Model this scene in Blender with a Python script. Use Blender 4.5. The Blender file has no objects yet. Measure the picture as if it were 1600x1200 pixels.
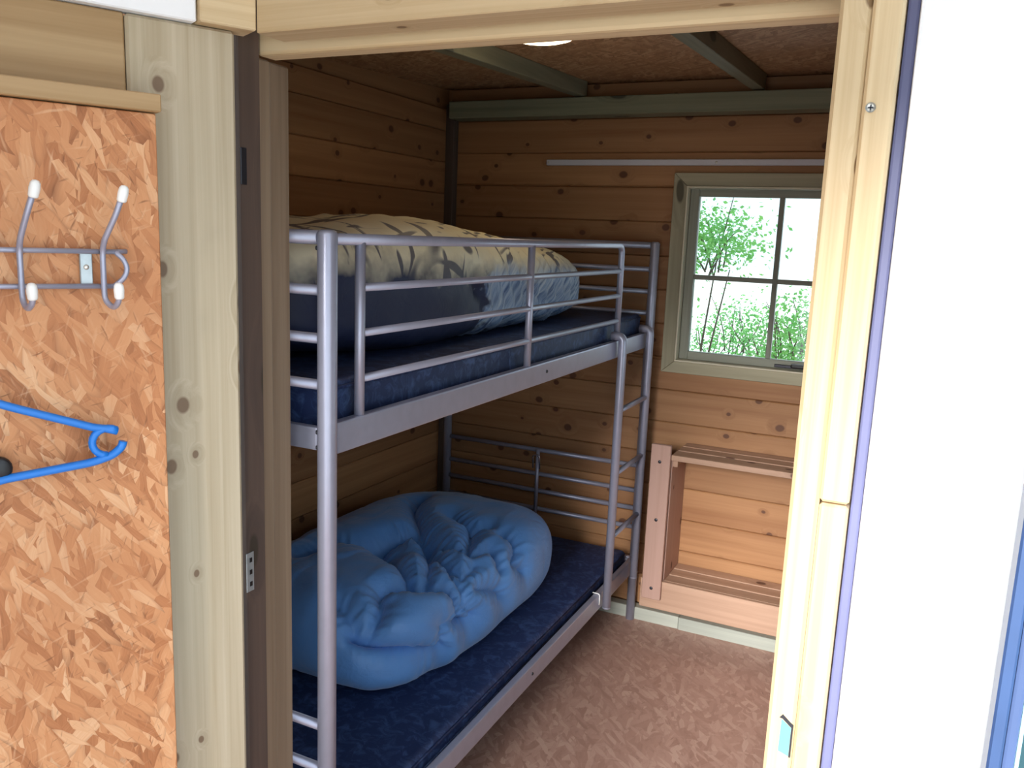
import bpy, bmesh, math, random
import numpy as np
from mathutils import Vector, Matrix, Euler

random.seed(7)
SC = bpy.context.scene
COL = SC.collection

# ------------------------------------------------------------------ camera
cam_d = bpy.data.cameras.new('camera')
cam = bpy.data.objects.new('camera', cam_d)
COL.objects.link(cam)
YAW, PIT, ROL, FPX = -0.4453158, 0.1755912, 0.0403096, 1307.08
fw = Vector((math.sin(YAW)*math.cos(PIT), math.cos(YAW)*math.cos(PIT), -math.sin(PIT)))
rt = Vector((math.cos(YAW), -math.sin(YAW), 0))
up = rt.cross(fw)
c_, s_ = math.cos(ROL), math.sin(ROL)
r2 = c_*rt + s_*up
u2 = -s_*rt + c_*up
M = Matrix((r2, u2, -fw)).transposed().to_4x4()
M.translation = (0.92235, -1.17365, 1.53936)
cam.matrix_world = M
cam_d.sensor_width = 36
cam_d.lens = 36*FPX/1600
cam_d.clip_start = 0.02
SC.camera = cam

# ------------------------------------------------------------------ world, lights, exposure
SC.view_settings.view_transform = 'Standard'
SC.view_settings.look = 'None'
SC.view_settings.gamma = 1
SC.view_settings.use_curve_mapping = False
SC.view_settings.exposure = 0.0

W = bpy.data.worlds.new('overcast_sky')
SC.world = W
W.use_nodes = True
wt = W.node_tree
bg = wt.nodes['Background']
w_tc = wt.nodes.new('ShaderNodeTexCoord')
w_sp = wt.nodes.new('ShaderNodeSeparateXYZ')
w_rp = wt.nodes.new('ShaderNodeValToRGB')
wt.links.new(w_tc.outputs['Generated'], w_sp.inputs[0])
wt.links.new(w_sp.outputs[2], w_rp.inputs[0])
w_rp.color_ramp.elements[0].position = 0.0        # hazy overcast sky, brighter towards the zenith
w_rp.color_ramp.elements[0].color = (.43, .51, .57, 1)
w_rp.color_ramp.elements[1].position = 0.9
w_rp.color_ramp.elements[1].color = (.80, .90, 1.0, 1)
wt.links.new(w_rp.outputs[0], bg.inputs[0])
bg.inputs[1].default_value = SKY = 3.2

# hazy sun, low behind the camera: it reaches the right post, the open door and the lower right of the bunk room
sun_d = bpy.data.lights.new('hazy_sun', 'SUN')
sun_d.energy = 8.2
sun_d.angle = math.radians(22)
sun_d.color = (1.0, .97, .94)
sun = bpy.data.objects.new('hazy_sun', sun_d)
COL.objects.link(sun)
sun.rotation_euler = Vector((.02, .94, -.315)).to_track_quat('-Z', 'Y').to_euler()

# ------------------------------------------------------------------ node helpers


class NT:
    def __init__(s, name):
        s.m = bpy.data.materials.new(name)
        s.m.use_nodes = True
        s.t = s.m.node_tree
        s.b = s.t.nodes['Principled BSDF']
        s.out = s.t.nodes['Material Output']

    def n(s, typ, **kw):
        nd = s.t.nodes.new(typ)
        for k, v in kw.items():
            setattr(nd, k, v)
        return nd

    def l(s, a, b):
        s.t.links.new(a, b)

    def math(s, op, a, b=None, c=None, clamp=False):
        nd = s.n('ShaderNodeMath', operation=op)
        nd.use_clamp = clamp
        for i, v in enumerate((a, b, c)):
            if v is None:
                continue
            if isinstance(v, (int, float)):
                nd.inputs[i].default_value = v
            else:
                s.l(v, nd.inputs[i])
        return nd.outputs[0]

    def mix(s, f, a, b, blend='MIX'):
        nd = s.n('ShaderNodeMix', data_type='RGBA', blend_type=blend)
        for sock, v in ((nd.inputs[0], f), (nd.inputs[6], a), (nd.inputs[7], b)):
            if isinstance(v, (int, float)):
                sock.default_value = v
            elif isinstance(v, tuple):
                sock.default_value = (*v, 1) if len(v) == 3 else v
            else:
                s.l(v, sock)
        return nd.outputs[2]

    def ramp(s, f, stops, interp='LINEAR'):
        nd = s.n('ShaderNodeValToRGB')
        cr = nd.color_ramp
        cr.interpolation = interp
        while len(cr.elements) > 1:
            cr.elements.remove(cr.elements[-1])
        for i, (p, c) in enumerate(stops):
            e = cr.elements[0] if i == 0 else cr.elements.new(p)
            e.position = p
            e.color = (*c, 1) if len(c) == 3 else c
        s.l(f, nd.inputs[0])
        return nd.outputs[0]

    def noise(s, vec, scale, detail=3, rough=0.55, dist=0.0):
        nd = s.n('ShaderNodeTexNoise')
        nd.inputs['Scale'].default_value = scale
        nd.inputs['Detail'].default_value = detail
        nd.inputs['Roughness'].default_value = rough
        nd.inputs['Distortion'].default_value = dist
        s.l(vec, nd.inputs['Vector'])
        return nd.outputs['Fac'], nd.outputs['Color']

    def mapping(s, vec, scale=(1, 1, 1), rot=(0, 0, 0), loc=(0, 0, 0)):
        nd = s.n('ShaderNodeMapping')
        nd.inputs['Scale'].default_value = scale
        nd.inputs['Rotation'].default_value = rot
        nd.inputs['Location'].default_value = loc
        s.l(vec, nd.inputs['Vector'])
        return nd.outputs[0]

    def coords(s, rnd=True):
        tc = s.n('ShaderNodeTexCoord').outputs['Object']
        if not rnd:
            return tc
        oi = s.n('ShaderNodeObjectInfo').outputs['Random']
        cb = s.n('ShaderNodeCombineXYZ')
        s.l(s.math('MULTIPLY', oi, 37.0), cb.inputs[0])
        s.l(s.math('MULTIPLY', oi, 91.0), cb.inputs[1])
        s.l(s.math('MULTIPLY', oi, 53.0), cb.inputs[2])
        va = s.n('ShaderNodeVectorMath', operation='ADD')
        s.l(tc, va.inputs[0])
        s.l(cb.outputs[0], va.inputs[1])
        return va.outputs[0]

    def bump(s, h, strength=0.3, dist=0.002):
        nd = s.n('ShaderNodeBump')
        nd.inputs['Strength'].default_value = strength
        nd.inputs['Distance'].default_value = dist
        s.l(h, nd.inputs['Height'])
        s.l(nd.outputs[0], s.b.inputs['Normal'])

    def base(s, v):
        if isinstance(v, tuple):
            s.b.inputs['Base Color'].default_value = (*v, 1)
        else:
            s.l(v, s.b.inputs['Base Color'])

    def rough(s, v):
        s.b.inputs['Roughness'].default_value = v


def pine(name, axis, light, dark, knot, knot_scale=(3.2, 9.0), knot_r=0.14, keep=0.45, rough=0.6, rnd_tint=0.12, streak=None, gcon=2.6, gfreq=34.0):
    """planed softwood: grain along the given local axis, with knots"""
    t = NT(name)
    v = t.coords()
    a = 'XYZ'.index(axis)
    # knots
    _, wc = t.noise(t.mapping(v, (6, 6, 6)), 1.0, 1)
    vm = t.n('ShaderNodeVectorMath', operation='MULTIPLY_ADD')
    t.l(wc, vm.inputs[0])
    vm.inputs[1].default_value = (.012, .012, .012)
    t.l(v, vm.inputs[2])
    ksp = t.n('ShaderNodeSeparateXYZ')
    t.l(vm.outputs[0], ksp.inputs[0])
    o1, o2 = [ksp.outputs[i] for i in range(3) if i != a]
    kcb = t.n('ShaderNodeCombineXYZ')
    t.l(t.math('MULTIPLY', ksp.outputs[a], knot_scale[0]), kcb.inputs[0])
    t.l(t.math('MULTIPLY', t.math('ADD', o1, o2), knot_scale[1]), kcb.inputs[1])
    vo = t.n('ShaderNodeTexVoronoi', voronoi_dimensions='2D')
    vo.inputs['Scale'].default_value = 1
    t.l(kcb.outputs[0], vo.inputs['Vector'])
    d = vo.outputs['Distance']
    sep = t.n('ShaderNodeSeparateColor')
    t.l(vo.outputs['Color'], sep.inputs[0])
    has = t.math('GREATER_THAN', sep.outputs[0], 1-keep)
    rad = t.math('MULTIPLY_ADD', sep.outputs[1], knot_r*0.7, knot_r*0.5)
    kd = t.math('DIVIDE', d, rad)
    kmask = t.math('MULTIPLY', t.math('MULTIPLY', t.math('SUBTRACT', 1.2, kd, clamp=True), 3.0, clamp=True), has)
    halo = t.math('MULTIPLY', t.math('SUBTRACT', 1.0, t.math('MULTIPLY', kd, 0.28), clamp=True), has)
    # grain, bending round the knots
    gs = [gfreq]*3
    gs[a] = 0.9
    gv = t.mapping(v, gs)
    off = t.n('ShaderNodeVectorMath', operation='ADD')
    t.l(gv, off.inputs[0])
    cb = t.n('ShaderNodeCombineXYZ')
    hh = t.math('MULTIPLY', halo, 1.6)
    for i in range(3):
        if i != a:
            t.l(hh, cb.inputs[i])
    t.l(cb.outputs[0], off.inputs[1])
    g, _ = t.noise(off.outputs[0], 1.0, 4, 0.6, 0.4)
    bs = [7.0]*3
    bs[a] = 0.5
    b_, _ = t.noise(t.mapping(v, bs), 1.0, 2)
    fac = t.math('MULTIPLY_ADD', t.math('SUBTRACT', g, 0.5), gcon, t.math('MULTIPLY_ADD', t.math('SUBTRACT', b_, .5), 1.1, 0.5), clamp=True)
    col = t.mix(fac, dark, light)
    if streak:
        st, _ = t.noise(t.mapping(v, [4 if i != a else .7 for i in range(3)], loc=(5, 3, 1)), 1.0, 2)
        col = t.mix(t.math('MULTIPLY', t.math('SUBTRACT', st, .5, clamp=True), 3.0, clamp=True), col, streak)
    oi = t.n('ShaderNodeObjectInfo').outputs['Random']
    hsv = t.n('ShaderNodeHueSaturation')
    t.l(col, hsv.inputs['Color'])
    t.l(t.math('MULTIPLY_ADD', oi, rnd_tint*2, 1-rnd_tint), hsv.inputs['Value'])
    col = hsv.outputs[0]
    col = t.mix(t.math('MULTIPLY', halo, 0.35), col, tuple(x*.75 for x in dark))
    col = t.mix(t.math('MULTIPLY', kmask, 0.92), col, knot)
    t.base(col)
    t.rough(rough)
    t.bump(g, 0.25, 0.0012)
    return t.m


def osb(name, plane, pal, flake=(11, 46), rough=0.62, worn=None, bumpy=0.35, con=1.0):
    """oriented strand board: layers of long flakes at different angles"""
    t = NT(name)
    v = t.coords(False)
    sp = t.n('ShaderNodeSeparateXYZ')
    t.l(v, sp.inputs[0])
    cb = t.n('ShaderNodeCombineXYZ')
    t.l(sp.outputs['XYZ'.index(plane[0])], cb.inputs[0])
    t.l(sp.outputs['XYZ'.index(plane[1])], cb.inputs[1])
    p = cb.outputs[0]
    _, wc = t.noise(p, 7.0, 3)
    vm = t.n('ShaderNodeVectorMath', operation='MULTIPLY_ADD')
    t.l(wc, vm.inputs[0])
    vm.inputs[1].default_value = (.035, .035, 0)
    t.l(p, vm.inputs[2])
    p = vm.outputs[0]
    col = hgt = None
    for i, ang in enumerate((84, 40, 112, 68, 96, 130) if plane == 'XZ' else (80, 25, 118, 62, 98, 140)):
        k = (1.0, .8, 1.25, 1.1, 1.5, 1.7)[i]
        mv = t.mapping(p, (flake[0]*k, flake[1]*k, 1), (0, 0, 0))
        rv = t.n('ShaderNodeMapping')
        rv.inputs['Rotation'].default_value = (0, 0, math.radians(-ang))
        t.l(p, rv.inputs['Vector'])
        mv = t.mapping(rv.outputs[0], (flake[0]*k, flake[1]*k, 1), (0, 0, 0), (3.7*i, 1.9*i, 0))
        vo = t.n('ShaderNodeTexVoronoi', voronoi_dimensions='2D')
        vo.inputs['Scale'].default_value = 1
        t.l(mv, vo.inputs['Vector'])
        sc = t.n('ShaderNodeSeparateColor')
        t.l(vo.outputs['Color'], sc.inputs[0])
        gr, _ = t.noise(t.mapping(rv.outputs[0], (flake[0]*1.5, flake[1]*6, 1)), 1.0, 2)
        f = t.math('ADD', t.math('MULTIPLY', sc.outputs[2], .75), t.math('MULTIPLY', gr, .3))
        c = t.ramp(t.math('MULTIPLY_ADD', t.math('SUBTRACT', f, .52), con, .52), pal)
        edge = t.math('MULTIPLY', t.math('SUBTRACT', vo.outputs['Distance'], .55, clamp=True), 1.3, clamp=True)
        c = t.mix(edge, c, pal[0][1])
        if col is None:
            col, hgt = c, sc.outputs[1]
        else:
            m = t.math('GREATER_THAN', sc.outputs[0], .62)
            col = t.mix(m, col, c)
            mh = t.n('ShaderNodeMix', data_type='FLOAT')
            t.l(m, mh.inputs[0])
            t.l(hgt, mh.inputs[2])
            t.l(t.math('ADD', sc.outputs[1], .5), mh.inputs[3])
            hgt = mh.outputs[0]
    for i, ang in enumerate((70, 112, 20)):
        rv = t.n('ShaderNodeMapping')
        rv.inputs['Rotation'].default_value = (0, 0, math.radians(-ang))
        t.l(p, rv.inputs['Vector'])
        fk, _ = t.noise(t.mapping(rv.outputs[0], (flake[0]*2.2, flake[1]*3.2, 1), loc=(i*7, i*3, 0)), 1.0, 1)
        col = t.mix(t.math('MULTIPLY', t.math('SUBTRACT', fk, .675, clamp=True), 6, clamp=True), col, tuple(c*.8 for c in pal[0][1]))
        fk, _ = t.noise(t.mapping(rv.outputs[0], (flake[0]*1.3, flake[1]*2.4, 1), loc=(i*5, i*9, 0)), 1.0, 1)
        col = t.mix(t.math('MULTIPLY', t.math('SUBTRACT', fk, .655, clamp=True), 3.5, clamp=True), col, pal[-1][1])
    big, _ = t.noise(p, 3.2, 3)
    col = t.mix(t.math('MULTIPLY', t.math('SUBTRACT', .56, big, clamp=True), 2.0, clamp=True), col, pal[1][1])
    if worn:
        w_, _ = t.noise(p, 2.3, 4)
        col = t.mix(t.math('MULTIPLY', w_, worn[1], clamp=True), col, worn[0])
    t.base(col)
    t.rough(rough)
    t.bump(hgt, bumpy, 0.0015)
    return t.m


def plain(name, color, rough=0.5, metal=0.0, var=0.06, scale=18, emis=None, bump=None):
    t = NT(name)
    f, _ = t.noise(t.coords(), scale, 3)
    t.base(t.mix(t.math('MULTIPLY_ADD', t.math('SUBTRACT', f, .5), 2.0, .5, clamp=True), tuple(max(0, c*(1-var)) for c in color), tuple(min(1, c*(1+var)) for c in color)))
    t.rough(rough)
    t.b.inputs['Metallic'].default_value = metal
    if emis:
        t.b.inputs['Emission Color'].default_value = (*emis[0], 1)
        t.b.inputs['Emission Strength'].default_value = emis[1]
    if bump:
        g, _ = t.noise(t.coords(), bump[0], 3)
        t.bump(g, bump[1], .001)
    return t.m


MAT = {}
WARM = dict(light=(.41, .212, .094), dark=(.265, .115, .044), knot=(.10, .035, .015))
MAT['plank'] = pine('warm_pine_plank', 'X', knot_scale=(6, 7.5), knot_r=.085, keep=.75, gcon=1.8, **WARM)
MAT['plank_y'] = pine('warm_pine_plank_long', 'Y', knot_scale=(6, 7.5), knot_r=.085, keep=.75, gcon=1.8, **WARM)
PALE = dict(light=(.50, .425, .305), dark=(.39, .315, .205), knot=(.17, .105, .06))
MAT['post_z'] = pine('pale_pine_upright', 'Z', gfreq=62.0, gcon=3.2, knot_scale=(7, 10.0), knot_r=.072, keep=.55, streak=(.40, .375, .28), **PALE)
MAT['post_x'] = pine('pale_pine_beam', 'X', knot_scale=(7, 10.0), knot_r=.12, keep=.55, **PALE)
HONEY = dict(light=(.66, .51, .31), dark=(.54, .385, .21), knot=(.2, .115, .05))
MAT['honey_z'] = pine('honey_pine_post', 'Z', gfreq=62.0, gcon=3.2, knot_scale=(7, 10.0), knot_r=.09, keep=.55, **HONEY)
MAT['honey_x'] = pine('honey_pine_header', 'X', gfreq=62.0, gcon=3.2, knot_scale=(7, 10.0), knot_r=.09, keep=.5, **HONEY)
MAT['wallboard_x'] = pine('honey_pine_board', 'X', (.50, .335, .17), (.36, .22, .095), (.2, .1, .05), knot_scale=(2, 7), keep=.15)
MAT['jamb_z'] = pine('brown_pine_jamb', 'Z', (.33, .24, .16), (.22, .15, .095), (.08, .05, .03), knot_scale=(3, 9), keep=.3)
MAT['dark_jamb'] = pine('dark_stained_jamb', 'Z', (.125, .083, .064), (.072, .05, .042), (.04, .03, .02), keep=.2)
MAT['green_x'] = pine('green_treated_beam', 'X', (.235, .24, .16), (.15, .155, .10), (.05, .05, .035), keep=.3)
MAT['green_y'] = pine('green_treated_joist', 'Y', (.22, .21, .14), (.14, .135, .09), (.05, .05, .035), keep=.3)
MAT['green_z'] = pine('green_treated_upright', 'Z', (.235, .24, .16), (.15, .155, .10), (.05, .05, .035), keep=.3)
MAT['sash_x'] = pine('grey_green_sash', 'X', (.36, .37, .31), (.25, .26, .21), (.08, .08, .06), keep=.3)
MAT['sash_z'] = pine('grey_green_sash_upright', 'Z', (.36, .37, .31), (.25, .26, .21), (.08, .08, .06), keep=.3)
MAT['case_x'] = pine('weathered_casing_board', 'X', (.45, .41, .28), (.31, .285, .19), (.08, .07, .045), keep=.4)
MAT['case_z'] = pine('weathered_casing_upright', 'Z', (.45, .41, .28), (.31, .285, .19), (.08, .07, .045), keep=.4)
MAT['lining_z'] = pine('cream_reveal_lining', 'Z', (.74, .70, .55), (.62, .57, .43), (.3, .25, .18), keep=.1)
MAT['lining_x'] = pine('cream_reveal_lining_long', 'X', (.74, .70, .55), (.62, .57, .43), (.3, .25, .18), keep=.1)
MAT['sill'] = pine('grey_green_sole_plate', 'X', (.42, .44, .38), (.30, .32, .28), (.12, .12, .09), keep=.3)
MAT['pink_x'] = pine('pinkish_shelf_wood', 'X', (.46, .295, .205), (.35, .21, .14), (.10, .04, .025), knot_scale=(6, 9), knot_r=.1, keep=.5)
MAT['pink_z'] = pine('pinkish_shelf_upright', 'Z', (.46, .29, .235), (.39, .235, .185), (.10, .04, .025), knot_scale=(6, 10), knot_r=.1, keep=.2)
MAT['osb_wall'] = osb('orange_strand_board', 'XZ', [(0.0, (.21, .072, .025)), (.22, (.44, .165, .06)), (.45, (.59, .255, .105)), (.75, (.68, .335, .155)), (1.0, (.80, .50, .29))], flake=(14, 62))
MAT['osb_floor'] = osb('worn_strand_board_floor', 'XY', [(0.0, (.27, .137, .10)), (.3, (.40, .23, .175)), (.6, (.47, .285, .222)), (1.0, (.64, .44, .355))], flake=(10, 42), worn=((.46, .30, .25), .5), rough=.5, con=.95)
MAT['osb_ceil'] = osb('brown_strand_board_ceiling', 'XY', [(0.0, (.22, .11, .055)), (.3, (.37, .20, .10)), (.6, (.46, .26, .135)), (1.0, (.62, .40, .23))], flake=(10, 60))
MAT['white'] = plain('white_paint', (.92, .93, .95), .45, var=.015)
MAT['white_glossy'] = plain('white_plastic', (.88, .88, .86), .3, var=.02)
MAT['lavender'] = plain('blue_grey_edge_shade', (.15, .16, .31), .5)  # shade on the white door's edge, put into the colour
MAT['blue'] = plain('blue_painted_frame', (.030, .068, .175), .4, var=.18, scale=9)
MAT['blue_light'] = plain('pale_blue_painted_frame', (.052, .088, .20), .4, var=.12, scale=9)
MAT['cyan'] = plain('pale_cyan_bead', (.45, .75, .85), .4)
MAT['teal_glass'] = plain('dark_teal_tinted_glass', (.015, .06, .075), .08)
MAT['silver'] = plain('silver_powder_coat', (.40, .41, .52), .36, metal=.45, var=.05, scale=30)
MAT['chrome'] = plain('chromed_wire', (.62, .62, .68), .22, metal=.9, var=.03)
MAT['zinc'] = plain('galvanised_plate', (.45, .50, .52), .4, metal=.6, var=.15, scale=60)
MAT['steel_dark'] = plain('dark_steel', (.05, .05, .06), .4, metal=.7)
MAT['screw'] = plain('bright_screw_steel', (.7, .68, .62), .35, metal=.8)
MAT['teal_plate'] = plain('pale_teal_strike_plate', (.13, .40, .42), .4, var=.1)
MAT['black'] = plain('black_plastic', (.012, .012, .014), .35)
MAT['hanger'] = plain('blue_hanger_plastic', (.015, .20, .68), .28, var=.05)
MAT['rail_white'] = plain('white_metal_rail', (.62, .61, .66), .4, var=.03)
MAT['lamp'] = plain('lit_opal_diffuser', (.9, .88, .8), .4, emis=((1.0, .80, .50), 9.0))
MAT['bark'] = plain('grey_brown_bark', (.10, .085, .06), .8, var=.3)
MAT['gravel'] = plain('pale_gravel', (.62, .62, .58), .9, var=.12, scale=3)


def leafmat():
    t = NT('fresh_green_leaf')
    f, _ = t.noise(t.coords(), 5, 3)
    t.base(t.ramp(f, [(.3, (.04, .20, .10)), (.5, (.10, .34, .09)), (.75, (.30, .58, .16))]))
    t.rough(.5)
    tr = t.n('ShaderNodeBsdfTranslucent')
    tr.inputs[0].default_value = (.20, .50, .12, 1)
    mx = t.n('ShaderNodeMixShader')
    mx.inputs[0].default_value = .45
    t.l(t.b.outputs[0], mx.inputs[1])
    t.l(tr.outputs[0], mx.inputs[2])
    t.l(mx.outputs[0], t.out.inputs[0])
    return t.m


MAT['leaf'] = leafmat()


def glassmat():
    t = NT('window_glass')
    tr = t.n('ShaderNodeBsdfTransparent')
    tr.inputs[0].default_value = (.93, .97, .96, 1)
    gl = t.n('ShaderNodeBsdfGlossy')
    gl.inputs['Roughness'].default_value = .02
    fr = t.n('ShaderNodeFresnel')
    fr.inputs[0].default_value = 1.45
    mx = t.n('ShaderNodeMixShader')
    t.l(fr.outputs[0], mx.inputs[0])
    t.l(tr.outputs[0], mx.inputs[1])
    t.l(gl.outputs[0], mx.inputs[2])
    t.l(mx.outputs[0], t.out.inputs[0])
    return t.m


MAT['glass'] = glassmat()


def mattress_mat():
    t = NT('navy_damask_ticking')
    v = t.coords()
    a, _ = t.noise(v, 26, 4, .65, 1.2)
    b, _ = t.noise(v, 7, 2)
    f = t.math('MULTIPLY', t.math('SUBTRACT', a, .47, clamp=True), 5.0, clamp=True)
    t.base(t.mix(t.math('MULTIPLY', f, t.math('MULTIPLY_ADD', b, .5, .15)), (.011, .026, .095), (.095, .175, .40)))
    t.rough(.6)
    t.bump(a, .3, .003)
    return t.m


MAT['mattress'] = mattress_mat()


def blue_duvet_mat():
    t = NT('plain_blue_polycotton')
    v = t.coords(False)
    a, _ = t.noise(v, 5, 3)
    t.base(t.mix(a, (.085, .245, .60), (.13, .34, .74)))
    t.rough(.55)
    t.b.inputs['Sheen Weight'].default_value = .25
    w, _ = t.noise(t.mapping(v, (30, 18, 30)), 1.0, 3, .5, 1.5)
    t.bump(w, .35, .006)
    return t.m


MAT['duvet_blue'] = blue_duvet_mat()


def print_duvet_mat():
    """cream top printed with dark leaf strokes, navy and striped blue side (the print of the fabric)"""
    t = NT('leaf_print_duvet_cover')
    v = t.coords(False)
    sp = t.n('ShaderNodeSeparateXYZ')
    t.l(v, sp.inputs[0])
    n1, _ = t.noise(v, 7, 4, .6)
    x, y, z = sp.outputs
    dn = t.math('SUBTRACT', n1, .5)
    # cream with leaf strokes
    st1, _ = t.noise(t.mapping(v, (24, 4.5, 9), (0, 0, .6)), 1.0, 1, .5, 1.0)
    st2, _ = t.noise(t.mapping(v, (5, 26, 9), (0, 0, -.35), (4, 2, 0)), 1.0, 1, .5, .9)
    m = t.math('MAXIMUM', t.math('MULTIPLY', t.math('SUBTRACT', st1, .59, clamp=True), 18, clamp=True),
               t.math('MULTIPLY', t.math('SUBTRACT', st2, .60, clamp=True), 18, clamp=True))
    cream = t.mix(n1, (.86, .77, .50), (.92, .88, .70))
    top = t.mix(t.math('MULTIPLY', m, .85), cream, (.055, .055, .10))
    # side: stripes of white and blue
    wf, _ = t.noise(t.mapping(t.mapping(v, (1, 1, 1), (.45, 0, 0)), (6, 75, 7)), 1.0, 3, .6, .3)
    stripe = t.ramp(wf, [(.34, (.06, .11, .26)), (.48, (.24, .34, .54)), (.66, (.50, .58, .68))])
    # navy part of the side, near end
    nav = t.math('MULTIPLY', t.math('ADD', t.math('SUBTRACT', -.02, y), t.math('MULTIPLY', dn, 1.1)), 16, clamp=True)
    side = t.mix(nav, stripe, (.018, .026, .075))
    zl = t.math('ADD', z, t.math('MULTIPLY', dn, .16))
    f = t.math('MULTIPLY', t.math('SUBTRACT', zl, t.math('MULTIPLY_ADD', y, -.03, .004)), 14, clamp=True)
    # far end of the top turns blue grey
    far = t.math('MULTIPLY', t.math('SUBTRACT', t.math('ADD', y, t.math('MULTIPLY', dn, .3)), .47), 4, clamp=True)
    top = t.mix(t.math('MULTIPLY', far, .65), top, (.33, .38, .42))
    t.base(t.mix(f, side, top))
    t.rough(.55)
    w, _ = t.noise(t.mapping(v, (20, 14, 20)), 1.0, 3, .5, 1.0)
    t.bump(w, .35, .006)
    return t.m


MAT['duvet_print'] = print_duvet_mat()

# ------------------------------------------------------------------ object helpers
WL = {}       # world location of un-rotated parents


def link(name, me, mat, parent=None, loc=(0, 0, 0), local=False):
    o = bpy.data.objects.new(name, me)
    COL.objects.link(o)
    if mat:
        me.materials.append(MAT[mat])
    loc = Vector(loc)
    if parent is not None:
        o.parent = parent
        if not local:
            WL[o.name] = loc
            o.location = loc - WL[parent.name]
        else:
            o.location = loc
    else:
        o.location = loc
        WL[o.name] = loc
    return o


def empty(name, loc, label=None, cat=None, group=None, kind=None):
    o = bpy.data.objects.new(name, None)
    COL.objects.link(o)
    o.location = loc
    o.empty_display_size = .05
    WL[o.name] = Vector(loc)
    tag(o, label, cat, group, kind)
    return o


def tag(o, label=None, cat=None, group=None, kind=None):
    for k, v in (('label', label), ('category', cat), ('group', group), ('kind', kind)):
        if v:
            o[k] = v
    return o


def box_mesh(name, sx, sy, sz, bevel=.002, seg=1):
    bm = bmesh.new()
    bmesh.ops.create_cube(bm, size=1)
    bmesh.ops.scale(bm, vec=(sx, sy, sz), verts=bm.verts)
    b = min(bevel, min(sx, sy, sz)*.45)
    if b > 0:
        bmesh.ops.bevel(bm, geom=bm.edges[:], offset=b, segments=seg, affect='EDGES', profile=.6)
    me = bpy.data.meshes.new(name)
    bm.to_mesh(me)
    bm.free()
    return me


def box(name, x0, x1, y0, y1, z0, z1, mat, parent=None, bevel=.002, local=False, seg=1):
    me = box_mesh(name, x1-x0, y1-y0, z1-z0, bevel, seg)
    return link(name, me, mat, parent, ((x0+x1)/2, (y0+y1)/2, (z0+z1)/2), local)


def boxes(name, lst, mat, parent=None, local=False, origin=None):
    """several abutting boxes joined into one mesh (backing sheets with an opening)"""
    bm = bmesh.new()
    o = Vector(origin) if origin else Vector((0, 0, 0))
    for (x0, x1, y0, y1, z0, z1) in lst:
        r = bmesh.ops.create_cube(bm, size=1)
        bmesh.ops.scale(bm, vec=(x1-x0, y1-y0, z1-z0), verts=r['verts'])
        bmesh.ops.translate(bm, vec=Vector(((x0+x1)/2, (y0+y1)/2, (z0+z1)/2))-o, verts=r['verts'])
    me = bpy.data.meshes.new(name)
    bm.to_mesh(me)
    bm.free()
    return link(name, me, mat, parent, o, local)


def arc_path(pts, r, n=6):
    """polyline with rounded corners"""
    P = [Vector(p) for p in pts]
    out = [P[0]]
    for i in range(1, len(P)-1):
        a, b, c = P[i-1], P[i], P[i+1]
        d1 = (a-b).normalized()
        d2 = (c-b).normalized()
        rr = min(r, (a-b).length*.48, (c-b).length*.48)
        p0, p2 = b+d1*rr, b+d2*rr
        for k in range(n+1):
            t = k/n
            out.append(p0*(1-t)**2 + b*2*t*(1-t) + p2*t*t)
    out.append(P[-1])
    return out


def tube_geo(bm, path, rad, seg=12, cap=True):
    P = [Vector(p) for p in path]
    n = len(P)
    rads = rad if isinstance(rad, (list, tuple)) else [rad]*n
    T = []
    for i in range(n):
        a = P[max(i-1, 0)]
        b = P[min(i+1, n-1)]
        T.append((b-a).normalized())
    ref = Vector((0, 0, 1)) if abs(T[0].z) < .9 else Vector((1, 0, 0))
    nrm = T[0].cross(ref).normalized()
    rings = []
    for i in range(n):
        nrm = (nrm - T[i]*nrm.dot(T[i])).normalized()
        bn = T[i].cross(nrm)
        ring = []
        for k in range(seg):
            a = 2*math.pi*k/seg
            ring.append(bm.verts.new(P[i] + (nrm*math.cos(a) + bn*math.sin(a))*rads[i]))
        rings.append(ring)
    for i in range(n-1):
        for k in range(seg):
            f = bm.faces.new((rings[i][k], rings[i][(k+1) % seg], rings[i+1][(k+1) % seg], rings[i+1][k]))
            f.smooth = True
    if cap:
        bm.faces.new(rings[0][::-1])
        bm.faces.new(rings[-1])


def tube(name, path, rad, mat, parent=None, seg=12, local=False, loc=None):
    path = [Vector(p) for p in path]
    o = Vector(loc) if loc is not None else path[0].copy()
    bm = bmesh.new()
    tube_geo(bm, [p-o for p in path], rad, seg)
    bmesh.ops.recalc_face_normals(bm, faces=bm.faces[:])
    me = bpy.data.meshes.new(name)
    bm.to_mesh(me)
    bm.free()
    return link(name, me, mat, parent, o, local)


def lathe(name, prof, mat, parent=None, loc=(0, 0, 0), rot=None, seg=24, local=False):
    bm = bmesh.new()
    rings = []
    for (r, h) in prof:
        if r < 1e-6:
            rings.append([bm.verts.new((0, 0, h))])
        else:
            rings.append([bm.verts.new((r*math.cos(2*math.pi*k/seg), r*math.sin(2*math.pi*k/seg), h)) for k in range(seg)])
    for a, b in zip(rings[:-1], rings[1:]):
        for k in range(seg):
            k2 = (k+1) % seg
            if len(a) == 1:
                f = bm.faces.new((a[0], b[k], b[k2]))
            elif len(b) == 1:
                f = bm.faces.new((a[k], a[k2], b[0]))
            else:
                f = bm.faces.new((a[k], a[k2], b[k2], b[k]))
            f.smooth = True
    bmesh.ops.recalc_face_normals(bm, faces=bm.faces[:])
    me = bpy.data.meshes.new(name)
    bm.to_mesh(me)
    bm.free()
    o = link(name, me, mat, parent, loc, local)
    if rot:
        o.rotation_euler = rot
    return o


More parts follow.
